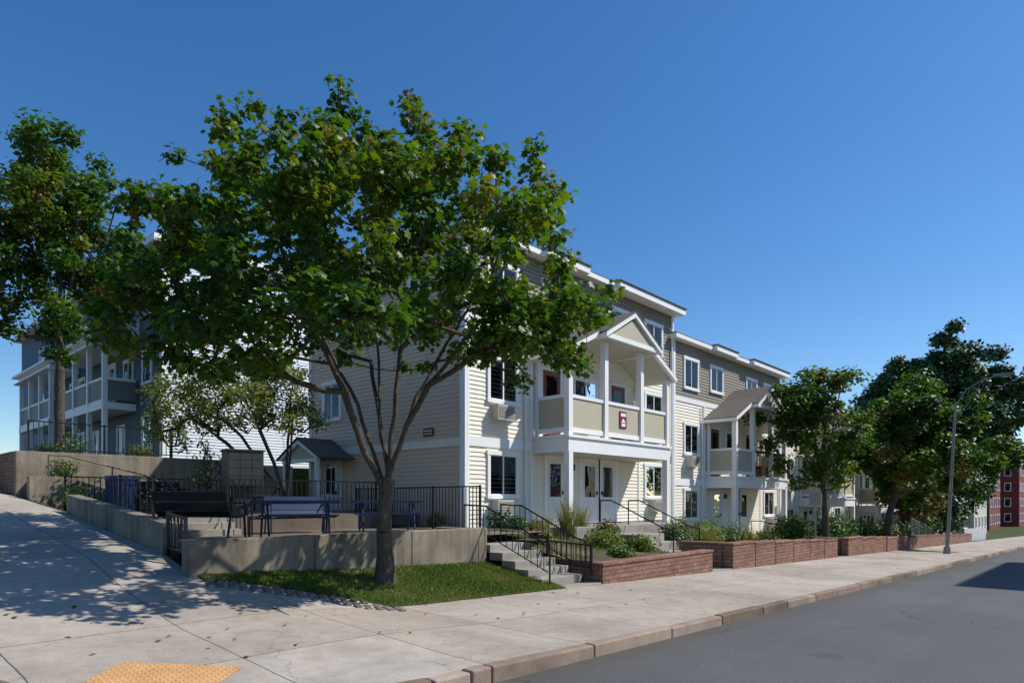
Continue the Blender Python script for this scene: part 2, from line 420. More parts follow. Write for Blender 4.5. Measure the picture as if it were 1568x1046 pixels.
# ------------------------------------------------------------------ walls, patio, terrace
PZ=-.76; UZ=-.35; TZ=1.35
mb=MB(); 
xw=[3.8,5.85,7.9,9.95]
for a,b_ in zip(xw,xw[1:]): mb.box(a+.004,b_-.004,9.8,10.05,-1.9,-.58,'concrete')
mb.box(9.7,9.95,10.055,11.2,-1.9,-.6,'concrete')
mb.build('concrete_retaining_wall',bevel=.02)
mb=MB()
mb.grid(lambda x,y:(x,y,PZ),[3.95,6,8,9.69,12.39],[10.05,11.4,13,15.02],'patio'); mb.build('patio')
mb=MB()
mb.box(4.2,12.4,15,21.88,-1.2,UZ,'patio'); mb.build('upper_patio')
mb=MB()
ysl=[11.2,12.6,14.0,15.4,16.8]
for a,b in zip(ysl,ysl[1:]):
    za,zb=HL(a)+.46-.12*(a-11.2)/5.6,HL(b)+.46-.12*(b-11.2)/5.6
    vs=[(3.96,a,-1.6),(4.22,a,-1.6),(4.22,b-.008,-1.6),(3.96,b-.008,-1.6),(3.96,a,za),(4.22,a,za),(4.22,b-.008,zb),(3.96,b-.008,zb)]
    mb.hexa(vs,'concrete')
mb.build('low_concrete_wall',bevel=.02)
mb=MB()
for i in range(3): mb.box(5.3,6.6,14.1+.3*i,14.99,PZ-.05,PZ+.137*(i+1)-.002,'concretelight')
mb.build('patio_steps',bevel=.01)
mb=MB(); mb.box(4.0,9.7,21.9,22.2,-1.6,TZ,'concrete'); mb.box(9.705,12.5,22.5,22.75,-1.2,TZ-.1,'concretelight')
mb.build('terrace_retaining_wall',bevel=.02)
mb=MB(); mb.box(3.98,4.25,22.21,60,-1,TZ,'brick'); mb.build('brick_terrace_wall',bevel=.015)
mb=MB(); mb.box(4.26,40,22.76,60,-1,TZ-.12,'earth'); mb.box(4.26,9.7,22.21,22.755,-1,TZ-.12,'earth'); mb.build('terrace')
mb=MB()
for i in range(6):
    mb.box(4.3,6.9-.38*i,20.9,21.88,-1,-.2+.16*i,'concretelight')
mb.prism([(4.05,-1),(7.1,-1),(7.1,-.15),(6.9,-.05),(4.9,.62),(4.05,.62)],20.6,20.88,'concrete')
mb.build('terrace_steps',bevel=.01)
mb=MB(); mb.path([(7.2,20.75,-.3),(7.2,20.75,.55),(6.9,20.75,.72),(4.9,20.75,1.2),(4.5,20.75,1.2),(4.5,20.75,.6)],.022,'oldsteel')
mb.tube((6,20.75,.2),(6,20.75,.92),.02,.02,'oldsteel'); mb.build('steel_handrail')

def fence(name,pts,h,spacing=.12,mat='black',r=.009,postw=.045,bottom=.08,every=2.0):
    mb=MB()
    for p,q in zip(pts,pts[1:]):
        p=Vector(p); q=Vector(q); d=q-p; L=Vector((d.x,d.y,0)).length; up=Vector((0,0,1))
        mb.beam(p+up*h,q+up*h,.045,.03,mat); mb.beam(p+up*bottom,q+up*bottom,.03,.03,mat)
        n=max(1,int(L/spacing))
        for i in range(1,n):
            c=p+d*(i/n); mb.beam(c+up*bottom,c+up*h,r*2,r*2,mat)
        k=max(1,round(L/every))
        for i in range(k+1):
            c=p+d*(i/k); mb.beam(c-up*.05,c+up*(h+.03),postw,postw,mat)
    return mb.build(name)
fence('metal_fence',[(11.07,11.15,PZ),(11.07,16.3,PZ)],1.1)
fence('metal_fence',[(4.3,22.0,TZ),(8.0,22.0,TZ)],.85)
fence('metal_fence',[(6.75,15.1,UZ),(10.9,15.1,UZ)],.85,.13)
fence('metal_fence',[(4.5,15.1,UZ),(5.15,15.1,UZ)],.85,.13)
fence('metal_fence',[(4.6,19.6,UZ),(9.6,19.6,UZ)],.95,.13)
mb=MB()
mb.path([(8.05,22.0,TZ),(8.05,22.0,TZ+.85),(8.35,22,TZ+.9),(8.45,22,TZ+.75),(8.45,22,TZ+.3),(8.3,22,TZ+.2),(8.05,22,TZ+.2)],.02,'black'); mb.build('curved_handrail')
for x in (5.25,6.65):
    mb=MB(); mb.path([(x,13.7,PZ),(x,13.7,PZ+.85),(x,14.0,PZ+.9),(x,14.95,UZ+.9),(x,15.05,UZ+.9)],.018,'black')
    for i in range(6):
        yy=13.9+.18*i; mb.tube((x,yy,PZ),(x,yy,PZ+.88+max(0,(yy-14.0)*.42)),.009,.009,'black',6)
    mb.build('patio_handrail')
fence('metal_fence',[(4.0,10.4,-.9),(4.0,11.1,-.82)],.62,.14)
mb=MB(); mb.path([(5.1,10.6,PZ),(5.1,10.6,-.30),(6.5,10.6,-.30),(6.5,10.6,PZ)],.022,'black'); mb.build('patio_rail')

mb=MB()
for i in range(5):
    mb.box(9.97,11.3,8.3+.36*i,10.9,-2.1,-1.72+.155*(i+1),'concretelight')
mb.box(9.97,11.35,10.905,11.9,-2,-.96,'concretelight')
mb.box(9.97,11.48,7.92,8.29,-2.1,-1.735,'concretelight')
mb.build('front_steps',bevel=.012)
for x in (10.03,11.22):
    mb=MB(); mb.path([(x,8.15,-1.7),(x,8.15,-.85),(x,8.4,-.8),(x,9.95,-.12),(x,10.6,-.1),(x,10.6,-.95)],.018,'black')
    mb.path([(x,8.2,-1.42),(x,9.95,-.72),(x,10.6,-.72)],.012,'black')
    for i in range(13):
        yy=8.3+.17*i; t=min(max((yy-8.4)/1.55,0),1); mb.tube((x,yy,-1.4+.7*t),(x,yy,-.82+.7*t),.009,.009,'black',6)
    mb.build('stair_handrail')
fence('metal_fence',[(11.36,8.1,-1.5),(11.36,9.3,-1.45)],.55,.12)

def bwall(name,segs):
    mb=MB()
    for (x0,x1,y0,y1,zb,zt) in segs:
        mb.box(x0,x1,y0,y1,zb,zt-.07,'brick'); mb.box(x0-.015,x1+.015,y0-.02,y1+.02,zt-.068,zt,'brick')
    return mb.build(name,bevel=.012)
bwall('brick_garden_wall',[(11.5,16.7,7.9,8.2,-2.3,-1.33),(11.5,11.8,8.225,9.5,-2.3,-1.30)])
segs=[(18.0,18.3,8.225,9.6,-2.5,-1.22)]
zt=-1.22; x=18.0
while x<27.5:
    segs.append((x,x+1.58,7.9,8.2,-2.8,zt)); x+=1.6+.03; zt-=.055
bwall('brick_garden_wall',segs)
segs=[(29.2,29.5,8.225,9.6,-2.7,-1.55)]; zt=-1.55; x=29.2
while x<40: segs.append((x,x+2.1,7.9,8.2,-3.2,zt)); x+=2.13; zt-=.09
bwall('brick_garden_wall',segs)
segs=[]; zt=-2.0; x=42
while x<62: segs.append((x,x+2.9,7.95,8.25,-3.9,zt)); x+=2.93; zt-=.1
bwall('brick_garden_wall',segs)

mb=MB()
def gard(x,y):
    base=max(-.82-.077*(x-12.4),S(x)+.25); a=S(x)+.40+.05*math.sin(x*1.3)
    t=sm((y-8.1)/4.2); return (x,y,a*(1-t)+base*t+.03*math.sin(x*2.1+y*3))
mb.grid(gard,[11.6+.5*i for i in range(11)]+[16.75],[8.19,8.8,9.5,10.2,11,11.8,12.6,13.2],'mulch')
mb.grid(gard,[18.2+.8*i for i in range(51)],[8.19,8.8,9.5,10.2,11,11.8,12.6,13.2],'mulch')
mb.grid(lambda x,y:(x,y,-.9),[11.1,11.7],[9.4,11,13,16],'mulch')
mb.grid(lambda x,y:(x,y,PZ+.02),[11.1,12.45],[11.3,13,16,21],'mulch')
mb.build('garden_bed')
for k in range(3):
    ox=11.65*k; oz=-.9*k
    mb=MB()
    zl=-.80+oz
    if k<2:
        mb.box(15.2+ox,21.5+ox,11.4,13.08,zl-1,zl,'concretelight')
        ns=4; z0=max(S(17.4+ox)+.06,-5); 
        mb.box(16.76+ox,17.98+ox,7.92,9.4,z0-.5,z0,'concretelight')
        for i in range(ns):
            zz=z0+(zl-z0)*(i+1)/(ns+1); mb.box(16.8+ox,18.3+ox,9.0+.42*i,11.395,z0-.5,zz,'concretelight')
    else:
        mb.box(15.2+ox,21.5+ox,11.4,13.08,zl-1,max(zl,S(17+ox)+.3),'concretelight')
    mb.build('porch_steps',bevel=.012)
for x0,z0,z1 in ((16.75,-1.85,-.8),(18.35,-1.85,-.8),(28.3,-2.3,-1.7)):
    mb=MB(); mb.path([(x0,9.1,z0+.2),(x0,9.1,z0+1.0),(x0,9.4,z0+1.05),(x0,11.2,z1+.8),(x0,11.6,z1+.8),(x0,11.6,z1)],.02,'black',8); mb.build('porch_handrail')

# ------------------------------------------------------------------ building parts
def siding(mb,x0,x1,z0,z1,mat,y=0,pitch=.125):
    n=max(1,round((z1-z0)/pitch)); p=(z1-z0)/n
    for i in range(n):
        a=z0+i*p; b=a+p
        mb.add([(x0,y-.028,a),(x1,y-.028,a),(x1,y-.004,b),(x0,y-.004,b)],[(0,1,2,3)],mat)
        mb.add([(x0,y-.004,a),(x1,y-.004,a),(x1,y-.028,a),(x0,y-.028,a)],[(0,1,2,3)],mat)
def window(tr,gl,x0,x1,z0,z1,y=0,panes=2,curtain=0,frame=.08):
    f=frame
    tr.box(x0-.01,x0+f,y-.07,y+.01,z0,z1,'white'); tr.box(x1-f,x1+.01,y-.07,y+.01,z0,z1,'white')
    tr.box(x0-.04,x1+.04,y-.08,y+.01,z1-f*.9,z1+.05,'white'); tr.box(x0-.04,x1+.04,y-.10,y+.01,z0-.05,z0+f*.7,'white')
    gx0,gx1,gz0,gz1=x0+f,x1-f,z0+f*.7,z1-f*.9
    w=(gx1-gx0)/panes
    for i in range(panes):
        a=gx0+i*w; b=a+w; dy=.0 if i%2==0 else .012
        s=.03
        tr.box(a,a+s,y-.058+dy,y-.02,gz0,gz1,'white'); tr.box(b-s,b-.001,y-.058+dy,y-.02,gz0,gz1,'white')
        tr.box(a+s,b-s,y-.058+dy,y-.02,gz0,gz0+s,'white'); tr.box(a+s,b-s,y-.058+dy,y-.02,gz1-s,gz1,'white')
        gl.add([(a+s,y-.045+dy,gz0+s),(b-s,y-.045+dy,gz0+s),(b-s,y-.045+dy,gz1-s),(a+s,y-.045+dy,gz1-s)],[(0,1,2,3)],'glass')
    gl.add([(gx0,y-.024,gz0),(gx1,y-.024,gz0),(gx1,y-.024,gz1),(gx0,y-.024,gz1)],[(0,1,2,3)],'interior')
    if curtain:
        h=gz1-(gz1-gz0)*min(curtain,1)
        cx1=gx1 if curtain<=1 else gx0+w
        gl.add([(gx0,y-.029,h),(cx1,y-.029,h),(cx1,y-.029,gz1),(gx0,y-.029,gz1)],[(0,1,2,3)],'curtain')
def acunit(mb,x0,z0,y=0,w=.72,h=.44,d=.34):
    mb.box(x0,x0+w,y-d,y-.005,z0,z0+h,'ac')
    mb.box(x0+.04,x0+w-.04,y-d-.004,y-d+.01,z0+.05,z0+h-.05,'acdark')
    for i in range(7):
        zz=z0+.07+i*(h-.14)/6.5; mb.box(x0+.05,x0+w-.05,y-d-.014,y-d-.002,zz,zz+.022,'ac')
    mb.box(x0-.05,x0+w+.05,y-.03,y,z0-.06,z0+h+.04,'white')
def door(tr,gl,x0,x1,z0,z1,y=0,mat='door',lite=True,side='r'):
    tr.box(x0-.10,x0,y-.07,y,z0,z1+.1,'white'); tr.box(x1,x1+.10,y-.07,y,z0,z1+.1,'white'); tr.box(x0+.001,x1-.001,y-.07,y,z1,z1+.1,'white')
    tr.box(x0+.004,x1-.004,y-.045,y-.01,z0,z1-.004,mat)
    if lite:
        a,b,c,d=x0+.17,x1-.17,z0+(z1-z0)*.42,z1-.16
        for bx in ((a-.04,a,c-.04,d+.04),(b,b+.04,c-.04,d+.04),(a,b,c-.04,c),(a,b,d,d+.04)): tr.box(bx[0],bx[1],y-.062,y-.04,bx[2],bx[3],mat)
        gl.add([(a,y-.052,c),(b,y-.052,c),(b,y-.052,d),(a,y-.052,d)],[(0,1,2,3)],'glass')
        gl.add([(a,y-.0475,c),(b,y-.0475,c),(b,y-.0475,d),(a,y-.0475,d)],[(0,1,2,3)],'interior')
        for px in ((x0+.14,(x0+x1)/2-.04),((x0+x1)/2+.04,x1-.14)):
            tr.box(px[0],px[1],y-.053,y-.04,z0+.2,z0+.72,mat)
    hx=x1-.1 if side=='r' else x0+.1
    tr.box(hx-.02,hx+.02,y-.10,y-.046,z0+.95,z0+1.07,'black')

def block(k,ox,oz,left_side=False,rails=False):
    root=empty('apartment_building')
    T0=Matrix.Translation((12.4+ox,13.1,-.76+oz))
    W=11.65; H=8.26; DP=8.0
    wl,tr,gl,rf,po,ac=MB(),MB(),MB(),MB(),MB(),MB()
    for m in (wl,tr,gl,rf,po,ac): m.M=T0
    wl.box(.01,W-.01,.0,DP,-1.6,H,'cream')
    siding(wl,.0,W,-.0,5.75,'cream'); siding(wl,.0,W,5.95,H,'taupe')
    wl.box(0,W,-.02,.0,-1.5,-.001,'concrete')
    TL=T0@Matrix.Translation((0,DP,0))@Matrix.Rotation(-math.pi/2,4,'Z')
    wl.M=TL; siding(wl,0,DP,0,5.75 if not left_side else H,'peachshade' if left_side else 'cream'); 
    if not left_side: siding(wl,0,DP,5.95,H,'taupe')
    wl.M=T0
    tr.box(-.03,.14,-.05,.1,-.05,H,'white'); tr.box(W-.14,W-.001,-.05,.01,-.05,H,'white')
    tr.box(.141,W-.141,-.045,.005,2.28,2.55,'white'); tr.box(.141,W-.141,-.045,.005,5.76,5.96,'white')
    for x in (2.72,8.95): 
        tr.box(x,x+.13,-.047,.005,-.0,2.279,'white'); tr.box(x,x+.13,-.047,.005,2.551,5.759,'white'); 
    zs=(.86,3.61,6.36)
    cu=[[.45,0,.5],[1.0,.4,0],[0,.6,.3],[2,.3,0]][k%4]
    for i,z in enumerate(zs):
        window(tr,gl,.87,2.17,z,z+1.28,0,2,cu[i]); window(tr,gl,9.4,10.75,z,z+1.28,0,2,cu[(i+1)%3])
    for x in (3.3,7.2): window(tr,gl,x,x+1.3,6.5,7.65,0,2,.4 if x>4 else 2)
    for z in (.33,3.06): acunit(ac,1.0,z)
    acunit(ac,9.7,.33); acunit(ac,9.75,3.06); acunit(ac,7.5,5.98,0,.7,.4); acunit(ac,9.7,5.98,0,.7,.36)
    door(tr,gl,3.5,4.4,.0,2.08,0); door(tr,gl,5.35,6.3,.0,2.08,0); door(tr,gl,6.42,7.37,.0,2.08,0,side='l')
    door(tr,gl,3.3,4.2,2.76,4.85,0,'reddoor'); door(tr,gl,7.1,8.0,2.76,4.85,0,'reddoor')
    window(tr,gl,4.9,6.3,3.6,4.85,0,2,.3)
    a,b,f=2.85,8.85,-1.42
    po.box(a,b,f,-.055,2.2,2.62,'white'); po.box(a+.06,b-.06,f+.06,-.06,2.185,2.199,'soffit')
    po.box(a-.05,b+.05,f-.05,-.052,2.621,2.70,'white')
    px=[2.97,4.83,6.97,8.73]
    def post(x,y,z0,z1,w=.19): po.box(x-w/2,x+w/2,y-w/2,y+w/2,z0,z1,'white')
    for i,x in enumerate(px): post(x,f+.1,2.70,5.05 if i in(0,3) else 5.76)
    for x in (px[0],px[3]): post(x,f+.1,-.3,2.199,.2)
    post(px[0],-.14,2.70,5.0,.13); post(px[3],-.14,2.70,5.0,.13)
    ft=3.86
    def railrun(p,q,rails=False):
        p=Vector(p); q=Vector(q)
        po.beam(p+Vector((0,0,ft)),q+Vector((0,0,ft)),.11,.10,'white' if not rails else 'black'); 
        if rails:
            po.beam(p+Vector((0,0,2.82)),q+Vector((0,0,2.82)),.04,.04,'black')
            L=(q-p).length; n=int(L/.12)
            for i in range(1,n): 
                c=p+(q-p)*(i/n); po.beam(c+Vector((0,0,2.82)),c+Vector((0,0,ft-.05)),.018,.018,'black')
        else:
            po.beam(p+Vector((0,0,2.86)),q+Vector((0,0,2.86)),.09,.14,'white')
            po.beam(p+Vector((0,0,3.37)),q+Vector((0,0,3.37)),.04,.88,'panel')
    ends=[(px[0]+.095,px[1]-.095),(px[1]+.095,px[2]-.095),(px[2]+.095,px[3]-.095)]
    for i,(u,v) in enumerate(ends): railrun((u,f+.1,0),(v,f+.1,0),rails and i>0)
    railrun((px[0],f+.2,0),(px[0],-.21,0)); railrun((px[3],f+.2,0),(px[3],-.21,0))
    for s in (1,-1):
        cx=5.85
        X=lambda d: cx+s*d
        th=.14
        poly=[(X(3.25),5.02),(X(1.0),6.12),(X(1.0),6.12+th),(X(3.25),5.02+th)]
        rf.prism([(X(3.22),5.02+th+.003),(X(1.0),6.12+th+.003),(X(1.0),6.12+th+.035),(X(3.27),5.02+th+.03)],f-.13,-.001,'shingle')
        po.prism(poly,f-.15,f-.02,'white'); po.prism([(X(3.25),5.02),(X(3.12),5.02),(X(3.12),5.20),(X(3.25),5.16)],f-.019,-.003,'white')
        po.prism([(X(3.11),5.085),(X(1.0),6.11),(X(1.0),6.13),(X(3.11),5.105)],f-.019,-.003,'soffit')
    g0,g1,ez,pk,gy=4.2,7.5,5.76,6.68,-1.85
    cx=(g0+g1)/2; th=.13
    po.box(g0+.12,g1-.12,gy+.06,gy+.16,ez,ez+.14,'white')
    po.prism([(g0+.3,ez+.14),(g1-.3,ez+.14),(cx,pk-.12)],gy+.09,gy+.13,'panel')
    for s in (1,-1):
        e=g0 if s<0 else g1
        po.prism([(e,ez-.02),(cx,pk-.02),(cx,pk+th),(e,ez+.02+th)],gy,gy+.14,'white')
        rf.prism([(e+s*.02,ez+th+.0),(cx,pk+th+.003),(cx,pk+th+.04),(e+s*.03,ez+th+.035)],gy-.02,-.002,'shingle')
        po.prism([(e,ez-.02),(e-s*.13,ez-.02),(e-s*.13,ez+.15),(e,ez+.10)],gy+.141,-.004,'white')
    po.box(g0+.135,g1-.135,gy+.17,-.005,ez+.001,ez+.03,'soffit')
    rf.box(-.35,W+(.0),-.36,DP+.35,H-.05,H+.10,'white'); rf.box(-.30,W-.02,-.32,DP+.3,H+.101,H+.17,'roofdark')
    for u,v in ((3.0,5.2),(7.0,W+.12)):
        rf.box(u,v,-.52,1.2,H-.06,H+.14,'white'); rf.box(u-.04,v+.03,-.57,1.2,H+.171,H+.205,'roofdark'); rf.box(u+.02,v-.02,-.50,1.19,H+.14,H+.171,'white')
    rf.tube((9.0,3,H+.1),(9.0,3,H+.8),.06,.06,'steel'); rf.tube((5.0,4,H+.1),(5.0,4,H+.9),.09,.09,'steel')
    tr.path([(W-.22,-.09,H-.05),(W-.22,-.09,.1)],.04,'white',8)
    tr.path([(2.45,-.09,5.7),(2.45,-.09,.1)],.035,'white',8)
    tr.box(4.75,4.9,-.12,-.03,1.75,1.95,'black'); ac.box(10.95,11.2,-.16,-.03,.9,1.35,'ac'); ac.tube((11.07,-.08,.1),(11.07,-.08,.9),.02,.02,'ac')
    if left_side:
        for m in (tr,gl,ac,rf,po): m.M=TL
        tr.box(-.02,.13,-.05,.01,-.05,H,'white'); tr.box(DP-.14,DP+.0,-.05,.01,-.05,H,'white')
        tr.box(.131,DP-.141,-.045,.005,2.28,2.5,'cream')
        window(tr,gl,.9,2.0,3.5,4.8,0,2,2); window(tr,gl,.9,2.0,6.2,7.5,0,2,.4); window(tr,gl,.9,2.0,.9,2.1,0,2,.4)
        window(tr,gl,5.6,6.6,6.2,7.4,0,2,.4)
        tr.box(6.3,6.75,-.05,-.02,2.62,2.85,'maroon'); tr.box(6.35,6.7,-.056,-.051,2.68,2.70,'white'); tr.box(6.35,6.7,-.056,-.051,2.76,2.79,'white')
        door(tr,gl,.95,1.85,-.0,2.05,0)
        po.prism([(.1,2.1),(1.4,2.75),(2.7,2.1),(2.55,2.1),(1.4,2.62),(.25,2.1)],-1.3,-1.2,'white')
        po.prism([(.3,2.12),(1.4,2.6),(2.5,2.12)],-1.19,-1.15,'panel')
        po.box(.3,2.5,-1.25,-1.12,2.0,2.11,'white')
        rf.prism([(.0,2.1),(1.4,2.8),(1.4,2.84),(-.04,2.12)],-1.33,-.01,'shingle'); rf.prism([(2.8,2.1),(1.4,2.8),(1.4,2.84),(2.84,2.12)],-1.33,-.01,'shingle')
        for x in (.4,2.4): po.box(x-.06,x+.06,-1.24,-1.12,.0,1.999,'white')
    wl.build('walls',root); tr.build('trim',root); gl.build('windows',root); rf.build('roof',root,); po.build('porch',root); ac.build('air_conditioners',root,bevel=.008)
    return root
block(0,0,0,True)
sg=MB(); sg.M=Matrix.Translation((12.4,13.1,-.76))
sg.box(5.65,6.05,-1.37,-1.335,3.12,3.66,'maroon'); sg.box(5.70,6.0,-1.376,-1.371,3.5,3.6,'white'); sg.prism([(5.72,3.3),(5.85,3.44),(5.98,3.3)],-1.376,-1.371,'white'); sg.box(5.74,5.96,-1.376,-1.371,3.17,3.27,'white')
sg.build('building_sign')
block(1,11.65,-.9,False,True)
block(2,23.3,-1.8); block(3,34.95,-2.3)

def blue_building():
    root=empty('blue_apartment_building'); wl,tr,gl,rf,po=MB(),MB(),MB(),MB(),MB()
    Z=1.2; H=8.95
    T0=Matrix.Translation((9.8,27.8,Z)); 
    for m in (wl,tr,gl,rf,po): m.M=T0
    wl.box(.01,14,0,24,-1,H,'bluegrey'); siding(wl,0,14,0,H,'bluegrey')
    tr.box(-.03,.17,-.05,.1,-.2,H,'white')
    rf.box(-.45,14.3,-.45,24.3,H,H+.25,'white'); rf.box(-.4,14.2,-.4,24.2,H+.251,H+.32,'roofdark')
    TL=T0@Matrix.Translation((0,24,0))@Matrix.Rotation(-math.pi/2,4,'Z')
    for m in (wl,tr,gl,rf,po): m.M=TL
    siding(wl,0,24,0,H,'blueshade')
    tr.box(23.85,24.03,-.05,.01,-.2,H,'white')
    for z in (.9,3.65,6.4):
        window(tr,gl,21.9,23.0,z,z+1.35,0,1,.3); window(tr,gl,12.7,13.9,z,z+1.3,0,2,.5); window(tr,gl,4.7,5.9,z,z+1.3,0,2,.5)
    for c in (14.6,6.2):
        a,b,f=c,c+6.6,-1.3
        for fl in (2.6,5.35):
            po.box(a,b,f,-.05,fl,fl+.28,'white')
        po.box(a-.2,b+.2,f-.25,-.05,5.3,5.34,'white')
        for x in (a+.1,a+2.2,a+4.4,b-.1): po.box(x-.09,x+.09,f,f+.18,0,5.35,'white')
        for u,v in ((a+.19,a+2.11),(a+2.29,a+4.31),(a+4.49,b-.19)):
            po.box(u,v,f+.04,f+.14,3.82,3.93,'white'); po.box(u,v,f+.07,f+.1,3.0,3.82,'panelshade'); po.box(u,v,f+.04,f+.14,2.88,3.0,'white')
        po.box(b-.15,b-.05,f+.19,-.05,3.82,3.93,'white'); po.box(b-.12,b-.08,f+.19,-.05,3.0,3.82,'panelshade')
        rf.prism([(a-.3,5.65),(b+.3,5.65),(b+.3,5.75),(a-.3,5.75)],f-.3,-.01,'white')
        vs=[(a-.3,f-.3,5.76),(b+.3,f-.3,5.76),(b+.3,-.01,6.45),(a-.3,-.01,6.45)]
        rf.add(vs,[(0,1,2,3)],'shingle'); rf.add([vs[1],vs[2],(b+.3,-.01,5.76)],[(0,1,2)],'white')
        door(tr,gl,a+.7,a+1.6,0,2.05,0); door(tr,gl,a+4.2,a+5.1,0,2.05,0); door(tr,gl,a+3,a+3.9,2.9,4.95,0); window(tr,gl,a+5,a+6.2,3.7,4.9,0,2,.4)
    for n,m in (('walls',wl),('trim',tr),('windows',gl),('roof',rf),('porches',po)): m.build(n,root)
blue_building()

def house(name,x0,x1,y0,y1,zb,h,mat,roofh=2.0,flat=False,face=-1):
    root=empty(name); w,t,g,r=MB(),MB(),MB(),MB()
    w.box(x0,x1,y0,y1,zb-1,zb+h,mat)
    if not flat:
        r.add([(x0-.3,y0-.3,zb+h),(x1+.3,y0-.3,zb+h),(x1+.3,y1+.3,zb+h),(x0-.3,y1+.3,zb+h),(x0-.3,(y0+y1)/2,zb+h+roofh),(x1+.3,(y0+y1)/2,zb+h+roofh)],
          [(0,1,5,4),(2,3,4,5),(0,4,3),(1,2,5),(0,3,2,1)],'shingle')
    else:
        r.box(x0-.3,x1+.3,y0-.3,y1+.3,zb+h,zb+h+.5,'white')
    for fr,L in ((Matrix.Translation((x0,y0,zb)),x1-x0),(Matrix.Translation((x0,y1,zb))@Matrix.Rotation(-math.pi/2,4,'Z'),y1-y0),(Matrix.Translation((x1,y1,zb))@Matrix.Rotation(math.pi,4,'Z'),x1-x0)):
        t.M=fr; g.M=fr; n=max(1,int(L/2.6))
        for i in range(n):
            cx=(i+.5)*L/n
            for z in np.arange(.9,h-1.6,2.8): window(t,g,cx-.5,cx+.5,float(z),float(z)+1.5,0,1,.4)
    w.build('walls',root); t.build('trim',root); g.build('windows',root); r.build('roof',root)
house('apartment_house',31.3,46,-18,-7.2,-2.4,15.4,'brickred',2.2,True)
house('brick_house',128,142,14,26,-4.8,13.5,'brickred',3,True)
house('brick_house',150,166,12,22,-4.8,12,'brickred',3)
house('clapboard_house',84,97,14,24,-4.3,7.5,'taupe',3)
house('clapboard_house',104,116,13,22,-4.6,8.0,'soffit',3)

# ------------------------------------------------------------------ trees
FW=Vector((.738,.674,0)); RT=Vector((.674,-.738,0))
HALF=[(0,-.5),(.16,-.32),(.46,-.30),(.34,-.02),(.52,.26),(.2,.24),(0,.56)]
def leaves(name,P,Nn,size,hue,mat,parent,maple=True):
    n=len(P); r=RNG.normal(0,1,(n,3)); t=np.cross(Nn,r); t/=np.linalg.norm(t,axis=1)[:,None]+1e-9
    b=np.cross(Nn,t); s=size*RNG.uniform(.65,1.25,n)
    if maple:
        pts=HALF+[(-x,y) for x,y in HALF[-2:0:-1]]
        z=[-.12*abs(x)*2-.18*max(0,y)**2 for x,y in pts]
        faces=[tuple(range(0,7)),(0,)+tuple(range(6,12))]
    else:
        pts=[(0,-.5),(.33,-.05),(.22,.3),(0,.55),(-.22,.3),(-.33,-.05)]; z=[0,-.12,-.12,-.05,-.12,-.12]
        faces=[(0,1,2,3),(0,3,4,5)]
    V=np.stack([P+(t*x+b*y+Nn*zz)*s[:,None] for (x,y),zz in zip(pts,z)],1)
    return np_mesh(name,V,faces,len(pts),hue,mat,parent)
